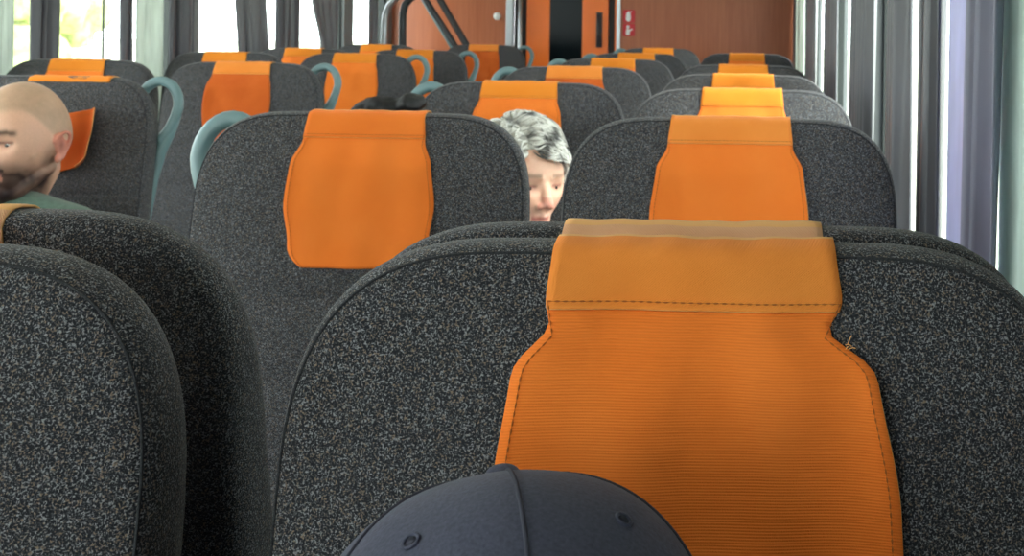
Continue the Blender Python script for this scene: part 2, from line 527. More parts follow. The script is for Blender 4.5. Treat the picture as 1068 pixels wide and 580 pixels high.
FRONT = [(0.0, 0.0), (0.0006, -0.010), (0.0034, -0.0185), (0.009, -0.0228), (0.022, -0.0250), (0.06, -0.026)]
def crown(x): return -0.016 * (1 - min(1, (x / A_) ** 2))

def front_y(x, d):
    """y of the front surface at height d below the crest, near the middle of the back"""
    pts = FRONT
    y = pts[-1][1]
    for (i0, y0), (i1, y1) in zip(pts, pts[1:]):
        if d <= i1:
            t = (d - i0) / (i1 - i0); y = y0 + (y1 - y0) * t; break
    f = sst(0.02, 0.08, d)
    return y + crown(x) * f + lean_y(CREST - d)

def backrest_bm():
    bm = bmesh.new()
    def ring(ins, y, back=False):
        out = []
        for x, z in arch(ins):
            yy = y * (thick(z) if back else 1.0)
            f = sst(0.02, 0.08, min(ins, CREST - z + ins) if ins < 0.06 else CREST - z)
            if not back: yy += crown(x) * sst(0.02, 0.06, ins) * f + seam_dip(z) * (1 if ins > 0.003 else 0.3)
            out.append(Vector((x, yy + lean_y(z), z)))
        return out
    def inner(k, y, back=False):
        out = []
        zc = CREST - RZ
        for x, z in arch(0.06):
            zz = zc + (z - zc) * k if z > zc else z
            xx = x * k
            yy = y * (thick(zz) if back else 1.0)
            if not back: yy += crown(xx) * sst(0.02, 0.08, CREST - zz) + seam_dip(zz)
            out.append(Vector((xx, yy + lean_y(zz), zz)))
        return out
    rings = [inner(k, 0.026, True) for k in (0.0, 0.25, 0.5, 0.75)]
    rings += [ring(i, -y, True) for i, y in reversed(FRONT[1:])]
    rings += [ring(i, y) for i, y in FRONT]
    rings += [inner(k, -0.026) for k in (0.75, 0.5, 0.25, 0.0)]
    vr = [[bm.verts.new(p) for p in r] for r in rings]
    for Aa, Bb in zip(vr, vr[1:]):
        for i in range(len(Aa) - 1):
            bm.faces.new((Aa[i], Aa[i + 1], Bb[i + 1], Bb[i]))
    bmesh.ops.remove_doubles(bm, verts=bm.verts, dist=0.0002)
    bmesh.ops.holes_fill(bm, edges=[e for e in bm.edges if e.is_boundary], sides=0)
    return bm

def piping_bm():
    bm = bmesh.new()
    pts = [(x, -0.0198 + lean_y(z) + seam_dip(z) * 0.3, z) for x, z in arch(0.0048)]
    tube(bm, pts, 0.0010, 8)
    return bm

def cover_pts(rows_d, half, variant, band=False, shift=0.0, tilt=0.0):
    """cloth over the crest: rows given by signed distance d (negative: behind the crest)"""
    rnd = random.Random(variant * 17 + 3)
    ph = [rnd.uniform(0, 6.28) for _ in range(6)]
    rows = []
    NU = 28
    for d in rows_d:
        row = []
        for k in range(NU + 1):
            u = -1 + 2 * k / NU
            hw = half(d, u)
            x = u * hw + shift + tilt * d
            if d >= 0:
                dd = d + 0.0
                off = 0.0020
                fold = 0.0014 * math.sin(9 * u + ph[0] + d * 14) * sst(0.01, 0.06, d) + 0.0016 * math.sin(4 * u + ph[1] - d * 30)
                fold += 0.0025 * math.sin(38 * d + ph[2] + u * 2) * sst(0.05, 0.12, d) * (0.4 + 0.6 * u * u)
                edge = abs(u) ** 6 * (0.004 + 0.004 * math.sin(26 * d + ph[3] + (2 if u > 0 else 0))) * sst(0.03, 0.1, d)
                y = front_y(x, dd) - off - max(-0.002, fold) - edge
                z = CREST - dd + 0.0008 * (1 - sst(0.0, 0.012, d))
            else:
                y = 0.0165 * min(1, -d / 0.012) + 0.005 * sst(0, 0.012, -d) + 0.0022 + max(0, -d - 0.012) * 0.28
                z = CREST + 0.0008 * (1 - sst(0.0, 0.012, -d)) - max(0.0, -d - 0.004)
                y += lean_y(z)
            # wrinkles along the crest edge
            z += 0.0004 * (1 + math.sin(5.5 * u + ph[4])) * (1 - sst(0, 0.03, abs(d))) + 0.0004 * math.sin(17 * u + ph[5]) * (1 - sst(0, 0.02, abs(d)))
            row.append(Vector((x, y, z)))
        rows.append(row)
    return rows

def sheet(rows, th=0.0022):
    bm = bmesh.new()
    vs = [[bm.verts.new(p) for p in r] for r in rows]
    for a, b in zip(vs, vs[1:]):
        for i in range(len(a) - 1):
            bm.faces.new((a[i], a[i + 1], b[i + 1], b[i]))
    bmesh.ops.recalc_face_normals(bm, faces=bm.faces)
    # thicken, rounding the edge
    bm.normal_update()
    top = {v: v.normal.copy() for v in bm.verts}
    s = 1 if sum(n.y for n in top.values()) < 0 else -1
    geo = bmesh.ops.duplicate(bm, geom=list(bm.verts) + list(bm.edges) + list(bm.faces))
    vm = geo['vert_map']
    bd = [e for e in bm.edges if e.is_boundary]
    for v, n in top.items():
        vm[v].co = v.co + n * s * th
    half = set(top)
    for e in bd:
        if e.verts[0] in half and e.verts[1] in half:
            a, b = e.verts
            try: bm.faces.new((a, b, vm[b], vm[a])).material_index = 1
            except ValueError: pass
    return bm

BAND = 0.035
def make_cover(parent, variant, w_top=0.086, w_low=0.108, length=0.235, shift=0.0, tilt=0.0, band_mat='orange_band', flap_mat='orange', pinch=0.0, split=None, fray=False):
    def half(d, u):
        dd = abs(d)
        wdt = w_top + 0.003 * sst(0, BAND, dd)
        if d > 0:
            flare = sst(BAND + 0.003, BAND + 0.035, d) * 0.62 + sst(BAND + 0.02, 0.14, d) * 0.38
            wdt += (w_low - w_top - 0.003) * flare
            wdt -= pinch * math.exp(-((d - BAND - 0.012) / 0.010) ** 2) * (1 if u > 0 else 0.4)
            e = d - (length - 0.03)
            if e > 0: wdt -= 0.020 * (e / 0.03) ** 2.2
            wdt -= 0.006 * sst(length - 0.09, length - 0.03, d)
        return wdt
    rb = [-0.07, -0.055, -0.04, -0.025, -0.014, -0.009, -0.005, -0.002, 0.0, 0.002, 0.004, 0.007, 0.011, 0.016, 0.022, 0.026, 0.030, 0.033, BAND]
    n = 40
    if split: rb = [-0.03, -0.02, -0.012, -0.006, 0.0, 0.004, 0.008, 0.012]
    rf = [BAND - 0.004 + (length - BAND + 0.004) * k / n for k in range(n + 1)]
    if split: rf = [split + (length - split) * k / n for k in range(n + 1)]
    flap_rows = cover_pts(rf, half, variant, False, shift, tilt)
    if split:      # slid down and hanging crooked, its right edge curling forward
        for r_ in flap_rows:
            for k, p in enumerate(r_):
                u = -1 + 2 * k / (len(r_) - 1)
                p.z += 0.020 * u; p.y -= 0.004 + 0.022 * sst(0.72, 1.0, u); p.x -= 0.010 * sst(0.8, 1.0, u)
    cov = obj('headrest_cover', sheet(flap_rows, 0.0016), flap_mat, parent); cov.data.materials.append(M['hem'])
    rows = cover_pts(rb, half, variant, True, shift, tilt)
    # the band lies over the flap's upper edge
    for r, d in zip(rows, rb):
        if d > 0.02:
            for p in r: p.y -= 0.0012 + 0.0010 * sst(0.03, BAND, d)
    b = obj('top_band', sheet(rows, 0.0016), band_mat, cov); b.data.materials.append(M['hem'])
    nf = len(rows[0]) - 1; tot = nf * (len(rows) - 1)
    for i_, (d0, d1) in enumerate(zip(rb, rb[1:])):      # paler colour on the fold along the crest
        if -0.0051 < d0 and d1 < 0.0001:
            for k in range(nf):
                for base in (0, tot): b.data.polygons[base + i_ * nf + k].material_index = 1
    # stitches: short threads in a line along the band and up the flap's hems
    bm = bmesh.new()
    hems = []
    for side in (0, 1):
        hems.append([(r_[0].lerp(r_[1], 0.75) if side == 0 else r_[-1].lerp(r_[-2], 0.75)) + Vector((0, -0.0021, 0)) for r_ in flap_rows[3:]])
    if split: mid = [p + Vector((0, -0.0021, 0)) for p in flap_rows[3][1:-1]]
    else: mid = [p + Vector((0, -0.0040, 0)) for p in cover_pts([BAND - 0.005], lambda d, u: half(d, u) * 0.985, variant, True, shift, tilt)[0]]
    path = list(reversed(hems[0])) + mid + hems[1]
    dense, rad, acc = [], [], 0.0
    for p, q_ in zip(path, path[1:]):
        n_ = max(1, int((q_ - p).length / 0.0011))
        for k in range(n_):
            dense.append(p.lerp(q_, k / n_)); rad.append(0.00052 if int(len(dense)) % 4 < 2 else 0.00012)
    tube(bm, dense, rad, 5)
    obj('stitching', bm, 'thread', cov)
    if fray:
        bm = bmesh.new(); rnd = random.Random(4)
        e = flap_rows[4][-1]
        for k in range(16):
            p = e + Vector((rnd.uniform(-0.003, 0.001), -0.001, rnd.uniform(-0.014, 0.004)))
            d = Vector((rnd.uniform(0.3, 1), rnd.uniform(-0.3, 0.1), rnd.uniform(-0.6, 0.8))).normalized() * rnd.uniform(0.003, 0.007)
            tube(bm, [p, p + d * 0.6 + Vector((0, -0.0006, 0.0008)), p + d], 0.00035, 5)
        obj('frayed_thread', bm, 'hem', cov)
    return cov

def rounded_slab(x0, x1, y0, y1, z0, z1, r):
    bm = bmesh.new(); box(bm, x0, x1, y0, y1, z0, z1, r, 4); return bm

def handle_bm(sx):
    """teardrop grab loop behind the aisle shoulder, on a stem running down the back"""
    bm = bmesh.new()
    pts = []
    cx, cz = (0.230, CREST - 0.069) if sx > 0 else (0.217, CREST - 0.074)
    N = 28
    for k in range(N):
        th = 2 * PI * k / N
        rx = 0.046; rz = 0.058 if math.sin(th) > 0 else 0.085
        x = cx + rx * math.cos(th) - (0.012 * (-math.sin(th)) if math.sin(th) < 0 else 0)
        z = cz + rz * math.sin(th)
        pts.append((sx * x, 0.040 + lean_y(z), z))
    tube(bm, pts, 0.0115 if sx > 0 else 0.013, 10, True, 0.8)
    st = []
    for z, x in ((cz - 0.02, cx + 0.043), (cz - 0.06, cx + 0.030), (cz - 0.10, cx + 0.014), (cz - 0.16, cx + 0.004), (cz - 0.26, cx - 0.004), (cz - 0.4, cx - 0.02)):
        st.append((sx * x, 0.044 + lean_y(z), z))
    tube(bm, st, [0.010, 0.0125, 0.014, 0.013, 0.012, 0.011], 10, False, 0.8)
    return bm

def make_seat(aisle, cover_kw, name='passenger_seat', depth=0.40):
    """aisle: +1 grab handle on +x, -1 on -x, 0 none (window seat)"""
    t = thing(name, '', 'seat', group='charcoal passenger seats')
    b = obj('backrest', backrest_bm(), 'fabric', t)
    obj('piping', piping_bm(), 'piping', b)
    make_cover(t, **cover_kw)
    yb = lean_y(0.46)
    obj('seat_cushion', rounded_slab(-0.235, 0.235, yb - depth, yb + 0.0, 0.34, 0.46, 0.035), 'fabric', t)
    bm = bmesh.new(); box(bm, -0.21, 0.21, yb - depth + 0.06, yb - 0.02, 0.30, 0.345, 0.01)
    fr = obj('seat_frame', bm, 'plastic', t)
    bm = bmesh.new(); box(bm, -0.05, 0.05, yb - 0.24, yb - 0.10, 0.02, 0.305, 0.02); box(bm, -0.17, 0.17, yb - 0.27, yb - 0.07, 0.0, 0.025, 0.006)
    obj('pedestal', bm, 'plastic', t)
    if aisle:
        obj('grab_handle', handle_bm(aisle), 'handle', t)
    s = aisle if aisle else None
    if s:
        bm = bmesh.new()
        box(bm, min(s * 0.252, s * 0.276), max(s * 0.252, s * 0.276), yb - 0.28, yb + 0.06, 0.64, 0.675, 0.012)
        box(bm, min(s * 0.254, s * 0.274), max(s * 0.254, s * 0.274), yb - 0.02, yb + 0.05, 0.46, 0.65, 0.006)
        obj('armrest', bm, 'plastic', t)
    return t

XR_, XC_, XL1, XL2 = -0.040, -0.570, -1.575, -2.105
def Zs(s): return FPX / s
K = dict
protos = {}
def seat(kind, x, y, label, rz=0.0, kw=None):
    """first of a kind is built, the rest are copied part by part"""
    aisle, var = kind
    key = (aisle, var, rz != 0)
    if kw is not None or key not in protos:
        base = dict(variant=var)
        base.update(kw if kw else VARS[var])
        o = make_seat(aisle, base, depth=0.40 if rz == 0 else 0.20)
        if kw is None: protos[key] = o
    else:
        o = copy_tree(protos[key])
    o.location = (x, y, 0); o.rotation_euler = (0, 0, rz)
    o['label'] = label
    return o
VARS = {
    1: K(w_top=0.085, w_low=0.104, band_mat='orange_b2'),
    2: K(w_top=0.086, w_low=0.108, band_mat='orange_band'),
    3: K(w_top=0.084, w_low=0.100, band_mat='orange_b2', length=0.225),
    8: K(w_top=0.0865, w_low=0.108, band_mat='tan'),
    9: K(w_top=0.087, w_low=0.113, band_mat='orange_band'),
    4: K(w_top=0.085, w_low=0.102, band_mat='orange_band', flap_mat='rust'),
}
# nearest block: two seats facing the camera, two behind them facing away
seat((0, 5), XR_, 0.785, 'large charcoal seat behind the navy cap, wide orange cover with frayed tan band', 0,
     K(w_top=0.0865, w_low=0.1165, length=0.26, pinch=0.012, shift=0.0045, tilt=0.045, band_mat='orange_band', fray=True))
seat((0, 8), XR_, 0.850, 'charcoal seat turned away, only its rim and tan band showing over the nearest orange cover', PI)
seat((-1, 2), XC_ - 0.005, 0.738, 'charcoal seat in the bottom left corner, piped edge showing', 0)
seat((1, 8), XC_ - 0.030, 0.874, 'charcoal seat turned away with an orange cover corner, below the bald man', PI)
# right hand side, onward: window column
seat((0, 9), XR_ + 0.006, 1.84, 'charcoal window seat with orange cover and tan top, first beyond the nearest right pair')
seat((0, 1), XR_ + 0.014, 2.68, 'charcoal window seat beside the right curtains, second beyond the nearest pair', 0)
seat((0, 3), XR_ + 0.008, 3.48, 'charcoal window seat beside the right curtains, third beyond the nearest pair', 0)
seat((0, 3), XR_, 4.32, 'charcoal window seat beside the right curtains, fourth beyond the nearest pair', 0)
seat((0, 1), XR_, 6.10, 'charcoal window seat beside the right curtains, the last before the brown wall', 0)
# aisle column
seat((-1, 6), XC_ - 0.001, 1.85, 'charcoal seat with full bright orange cover, in front of the black jacket', 0,
     K(w_top=0.0855, w_low=0.1065, length=0.215, band_mat='orange', shift=0.003, tilt=0.045))
seat((-1, 1), XC_ + 0.036, 2.86, 'charcoal aisle seat the grey-haired woman sits in', 0)
seat((-1, 4), XC_ + 0.01, 3.90, 'charcoal aisle seat just beyond the one the grey-haired woman sits in', 0)
seat((-1, 3), XC_ + 0.02, 4.85, 'charcoal aisle seat, third one beyond the full orange cover on that side', 0)
seat((-1, 3), XC_ + 0.02, 5.80, 'charcoal aisle seat, fourth one beyond the full orange cover on that side', 0)
seat((-1, 1), XC_ + 0.02, 7.10, 'charcoal aisle seat nearest the red signs on the brown wall', 0)
# left side: aisle column, then window column
seat((1, 7), XL1 - 0.02, 2.83, 'charcoal seat behind the bald man, teal grab loop at its shoulder', 0,
     K(w_top=0.092, w_low=0.100, length=0.212, shift=0.053, tilt=0.0, band_mat='orange_b2', flap_mat='rust', split=0.085))
seat((1, 4), XL1, 3.86, 'charcoal aisle seat with rust orange cover, next beyond the bald man\'s seat', 0)
seat((1, 1), XL1 - 0.03, 5.03, 'charcoal aisle seat with bright orange cover above the black jacket', 0)
seat((1, 3), XL1, 5.80, 'charcoal aisle seat below the slanted dark bars of the luggage rack', 0)
seat((1, 4), XL1 - 0.02, 7.35, 'dark aisle seat last before the white post by the orange door', 0)
seat((0, 1), XL2, 3.90, 'charcoal window seat under the wide bright left window', 0)
seat((0, 3), XL2, 4.98, 'charcoal window seat below the bright window right of the dark pillar', 0)
seat((0, 1), XL2 + 0.02, 5.78, 'charcoal window seat beneath the gathered grey curtains on the left', 0)
seat((0, 3), XL2, 6.95, 'charcoal window seat in the far left corner beside the steel rail', 0)

# ------------------------------------------------------------------ curtains
def curtain(x, y0, y1, pleats, amp, m, label, z0=0.74, z1=1.97, lean=0.0, gather=None, seed=1, group=None):
    """one hanging curtain with its folds; lean shifts the bottom along the wall, gather=(z, factor, y) ties it in"""
    rnd = random.Random(seed)
    NY, NZ = pleats * 12, 16
    phs = [rnd.uniform(-0.5, 0.5) for _ in range(8)]
    am = [rnd.uniform(0.65, 1.2) for _ in range(pleats + 2)]
    rows = []
    for j in range(NZ + 1):
        z = z1 + (z0 - z1) * j / NZ
        row = []
        for k in range(NY + 1):
            u = k / NY
            q = u * pleats
            a = amp * (am[int(q)] * (1 - q % 1) + am[int(q) + 1] * (q % 1))
            xx = x + a * math.sin(2 * PI * q + phs[0] + 0.35 * math.sin(3 * z + phs[1])) + 0.25 * a * math.sin(4 * PI * q + phs[2] + z)
            yy = y0 + (y1 - y0) * u + lean * (z1 - z) + 0.012 * math.sin(2 * PI * q * 0.5 + phs[3])
            if gather:
                gz, gf, gy = gather
                g = math.exp(-((z - gz) / 0.22) ** 2) if z > gz else 1 - 0.35 * sst(0, 0.5, gz - z)
                yy = yy + (gy + (yy - gy) * gf - yy) * g
            row.append(Vector((xx, yy, z)))
        rows.append(row)
    o = obj('window_curtain', sheet(rows, 0.002), m)
    tag(o, label, 'curtain', group)
    return o
GL, GR = 'curtains along the left windows', 'curtains along the right windows'
XCL = XL + 0.040
def ly(px): return -XCL * FPX / (VPX - px)      # depth on the left curtain line from a photo column
curtain(XCL, ly(-60), ly(14), 4, 0.018, 'cur_light', 'pale grey curtain at the left edge of the left windows', seed=2, group=GL)
curtain(XCL, ly(32), ly(59), 3, 0.02, 'cur_dark', 'dark grey curtain hanging left of the widest bright left window', seed=3, group=GL)
curtain(XCL, ly(126), ly(140), 2, 0.016, 'cur_dark', 'narrow dark curtain edging the wide left window', seed=4, group=GL)
curtain(XCL, ly(140.5), ly(171), 3, 0.014, 'cur_light', 'pale grey-green curtain beside the dark left pillar', seed=5, group=GL)
curtain(XCL, ly(176), ly(201), 3, 0.018, 'cur_dark', 'darkest curtain covering the pillar on the left wall', seed=6, group=GL)
curtain(XCL, ly(238), ly(272), 4, 0.022, 'cur_mid', 'silver curtain swept aside diagonally in the middle left window', lean=0.16, seed=7, group=GL)
curtain(XCL, ly(288), ly(313), 3, 0.018, 'cur_dark', 'straight grey curtain in the middle left window', seed=8, group=GL)
curtain(XCL, ly(322), ly(354), 4, 0.018, 'cur_mid', 'grey curtain tied back beside the far left window', gather=(1.22, 0.55, ly(350)), seed=9, group=GL)
curtain(XCL, ly(384), ly(394), 2, 0.016, 'cur_mid', 'slim grey curtain closest to the brown wall on the left', seed=10, group=GL)
XCR = XR - 0.042
def ry(px, dx=0.0): return (XCR + dx) * FPX / (px - VPX)
curtain(XCR + 0.022, 0.96, ry(1045, 0.022), 2, 0.003, 'cur_sheer', 'pale mint sheer curtain at the right edge, above the nearest seat rim', seed=24, group=GR)
curtain(XCR - 0.006, ry(1043, -0.006), ry(1018, -0.006), 4, 0.012, 'cur_lavdark', 'lavender-grey curtain leaning by the pale sheer one', lean=0.05, seed=11, group=GR)
curtain(XCR + 0.012, ry(1012, 0.012), ry(991, 0.012), 1, 0.004, 'cur_lav', 'flat lavender curtain panel with no folds', seed=12, group=GR)
curtain(XCR - 0.003, ry(985), ry(971), 3, 0.013, 'cur_dark', 'dark grey-brown curtain next to the flat lavender panel', lean=0.03, seed=13, group=GR)
curtain(XCR + 0.008, ry(966), ry(957), 1, 0.008, 'cur_mid', 'narrow silver curtain beside the dark grey-brown one', seed=14, group=GR)
curtain(XCR, ry(947), ry(935), 4, 0.013, 'cur_dark', 'dark curtain beside the first right window seat, bright gaps either side', lean=0.04, seed=15, group=GR)
curtain(XCR, ry(912), ry(894), 6, 0.014, 'cur_dark', 'dark pleated curtain left of the widest bright gap on the right', lean=0.06, seed=17, group=GR)
curtain(XCR, ry(872), ry(862), 3, 0.012, 'cur_dark', 'dark pleated curtain, third dark bunch from the lavender panel', seed=19, group=GR)
curtain(XCR, ry(851), ry(843), 3, 0.012, 'cur_mid', 'grey curtain two bunches short of the brown wall on the right', seed=21, group=GR)
curtain(XCR, ry(837), ry(832), 4, 0.012, 'cur_light', 'pale silver curtain, the only pale one near the brown wall on the right', seed=22, group=GR)
curtain(XCR, 7.7, 8.25, 4, 0.012, 'cur_dark', 'dark curtain in the corner against the brown wall', seed=23, group=GR)

# ------------------------------------------------------------------ end wall fittings
YS = YF - 0.012
def fz(x, y): return CAMZ + (VPY + ROLL * (x - VPX) - y) / FPX * YF
t = thing('safety_sign', 'stacked red and white safety sign pair on the brown wall', 'sign', (fx(656), YF, fz(656, 24)))
for i, dz in enumerate((0.045, -0.045)):
    bm = bmesh.new(); box(bm, -0.040, 0.040, -0.008, -0.0, dz - 0.042, dz + 0.042, 0.002)
    p = obj('sign_panel', bm, 'red', t, False)
    bm = bmesh.new()
    if i == 0:
        cone(bm, (-0.004, -0.008, dz - 0.018), (-0.004, -0.008, dz + 0.012), 0.017, 0.015, 12)
        box(bm, -0.009, 0.002, -0.012, -0.004, dz + 0.024, dz + 0.034)
        box(bm, 0.002, 0.018, -0.012, -0.004, dz + 0.027, dz + 0.032)
    else:
        bmesh.ops.create_uvsphere(bm, u_segments=14, v_segments=8, radius=0.011, matrix=Matrix.Translation((-0.006, -0.008, dz + 0.020)))
        cone(bm, (-0.006, -0.008, dz - 0.022), (-0.006, -0.008, dz - 0.004), 0.014, 0.012, 12)
        cone(bm, (0.004, -0.008, dz - 0.006), (0.022, -0.008, dz + 0.004), 0.005, 0.004, 8)
    for v in bm.verts: v.co.y = -0.008 + (v.co.y + 0.008) * 0.25
    obj('pictogram', bm, 'white', p)

# luggage rack frame at the far left
YR = 7.85
def q(px, py, y=YR): return Vector(((px - VPX) / FPX * y, y, CAMZ + (VPY + ROLL * (px - VPX) - py) / FPX * y))
t = thing('luggage_rack', 'dark tubular luggage rack with slanted bars before the brown wall', 'rack', (q(440, 0).x, YR, 0))
off = Vector((-q(440, 0).x, -YR, 0))
def rack_tube(nm, pts, r, m):
    bm = bmesh.new(); tube(bm, [p + off for p in pts], r, 10); return obj(nm, bm, m, t)
def down(p, z): return Vector((p.x, p.y, z))
a0 = q(420, 45)
rack_tube('arch_tube', [down(a0, 0.0), down(a0, 0.8), q(420, 30), q(420, 14), q(422, 5), q(428, -2), q(436, -6), q(444, -4)], 0.024, 'plastic')
d0, d1 = q(440, -6), q(478, 52)
rack_tube('slanted_bar', [q(437, -6), d0, d1, d1 + (d1 - d0) * 0.8], 0.018, 'plastic')
d0, d1 = q(455, -6), q(490, 52)
rack_tube('slanted_bar', [q(450, -10), d0, d1, d1 + (d1 - d0) * 0.8], 0.021, 'plastic')
d0, d1 = q(438, -4, YR + 0.04), q(473, 52, YR + 0.04)
rack_tube('slanted_rail', [d0, d1, d1 + (d1 - d0) * 0.8], 0.010, 'handle')
bm = bmesh.new()
pp = [down(q(401, 50), 0.0), down(q(401, 50), 0.8), q(401, 30), q(402, 16), q(405, 7), q(411, 0), q(420, -7), q(430, -12)]
tube(bm, pp, 0.021, 12)
o = obj('bent_handrail', bm, 'metal'); tag(o, 'bright bent steel handrail beside the far left curtain', 'handrail')
for px, py, lb in ((395, 21, 'small white wall knob beside the bent steel rail'), (519, 17, 'small round white knob on the brown wall by the white post')):
    bm = bmesh.new()
    yk = YF
    c = q(px, py, yk)
    tube(bm, [c + Vector((0, 0, 0)), c + Vector((0, -0.012, 0))], 0.020, 16)
    ell(bm, c + Vector((0, -0.016, 0)), (0.026, 0.016, 0.026), 16)
    o = obj('wall_knob', bm, 'white'); tag(o, lb, 'knob')

# ------------------------------------------------------------------ people
def remeshed(bm, voxel, smooth_iter=3):
    me = bpy.data.meshes.new('tmp'); bmesh.ops.recalc_face_normals(bm, faces=bm.faces); bm.to_mesh(me); bm.free()
    o = bpy.data.objects.new('tmp', me); C.objects.link(o)
    md = o.modifiers.new('r', 'REMESH'); md.mode = 'VOXEL'; md.voxel_size = voxel; md.use_smooth_shade = True
    if smooth_iter:
        sm = o.modifiers.new('s', 'SMOOTH'); sm.factor = 0.5; sm.iterations = smooth_iter
    dg = bpy.context.evaluated_depsgraph_get()
    res = bpy.data.meshes.new_from_object(o.evaluated_get(dg))
    bpy.data.objects.remove(o); bpy.data.meshes.remove(me)
    for p in res.polygons: p.use_smooth = True
    return res

def head_islands(bm, T, lid=0.0055):
    """face towards -y; T places it. Chin at z=-0.118, crown at z=0.112."""
    n0 = len(bm.verts)
    bmesh.ops.create_uvsphere(bm, u_segments=72, v_segments=48, radius=1.0)
    bm.verts.ensure_lookup_table()
    for v in bm.verts[n0:]:
        x, y, z = v.co
        X, Y, Z = x * 0.076, y * 0.098, z * 0.112
        if z < 0:
            k = sst(0, 1, -z)
            X *= 1 - 0.20 * k
            if y > 0: Y *= 1 - 0.42 * sst(0.05, 0.8, -z)
            else: Y *= 1 - 0.02 * k
        if y < 0:
            # flatter face plane
            Y = -0.098 * (1 - (1 - min(1, -y)) ** 1.6) * (1 - 0.12 * sst(0.35, 1, z)) * (1 - 0.10 * sst(0.2, 0.9, -z))
        v.co = Vector((X, Y, Z))
        # eye sockets and the hollow under the cheekbones
        for sx in (-1, 1):
            g = math.exp(-(((v.co.x - sx * 0.032) / 0.017) ** 2 + ((v.co.z - 0.004) / 0.012) ** 2))
            if v.co.y < -0.04: v.co.y += 0.014 * g
            g = math.exp(-(((v.co.x - sx * 0.052) / 0.018) ** 2 + ((v.co.z + 0.055) / 0.022) ** 2))
            if v.co.y < -0.02: v.co.x -= sx * 0.005 * g
    bm2 = bm
    # brow ridge, nose, cheekbones, lips, chin, jaw
    for sx in (-1, 1):
        cone(bm2, (sx * 0.012, -0.090, 0.022), (sx * 0.046, -0.074, 0.024), 0.010, 0.008)
        ell(bm2, (sx * 0.046, -0.056, -0.022), (0.022, 0.018, 0.016), 16)
        ell(bm2, (sx * 0.0125, -0.100, -0.036), (0.0085, 0.010, 0.0075), 14)
        cone(bm2, (sx * 0.048, 0.0, -0.055), (sx * 0.022, -0.060, -0.095), 0.018, 0.019)
        # lids
        cone(bm2, (sx * 0.020, -0.0850, 0.0112), (sx * 0.045, -0.0770, 0.0102), 0.0052, 0.0048)
        cone(bm2, (sx * 0.021, -0.0835, -0.0082), (sx * 0.044, -0.0765, -0.0072), 0.0042, 0.004)
        ell(bm2, (sx * 0.0325, -0.0742, 0.0015 + lid), (0.0138, 0.0132, 0.0128), 18)
        # ears: rim, lobe and bowl
        pts = []
        for k in range(11):
            a = R(-70 + 230 * k / 10)
            pts.append((sx * (0.080 + 0.010 * math.sin(max(0, min(PI, a + 0.6))) ), -0.001 + 0.017 * math.cos(a - 0.35), -0.013 + 0.027 * math.sin(a)))
        tube(bm2, pts, [0.006, 0.0055, 0.0045, 0.0042, 0.0042, 0.0042, 0.0042, 0.0042, 0.0042, 0.0042, 0.0045], 8)
        ell(bm2, (sx * 0.078, 0.001, -0.011), (0.005, 0.014, 0.023), 16)
        ell(bm2, (sx * 0.079, -0.009, -0.038), (0.006, 0.008, 0.009), 12)
    cone(bm2, (0, -0.090, 0.012), (0, -0.110, -0.028), 0.0085, 0.0105)
    ell(bm2, (0, -0.110, -0.031), (0.0115, 0.011, 0.009), 14)
    cone(bm2, (-0.016, -0.088, -0.0585), (0.016, -0.088, -0.0585), 0.0062, 0.0062)
    cone(bm2, (-0.013, -0.087, -0.0685), (0.013, -0.087, -0.0685), 0.0070, 0.0070)
    ell(bm2, (0, -0.094, -0.0565), (0.012, 0.008, 0.006), 12)
    ell(bm2, (0, -0.076, -0.097), (0.027, 0.021, 0.021), 18)
    ell(bm2, (0, -0.066, -0.068), (0.038, 0.026, 0.032), 20)
    bm.verts.ensure_lookup_table()
    for v in bm.verts[n0:]: v.co = T @ v.co
    return bm

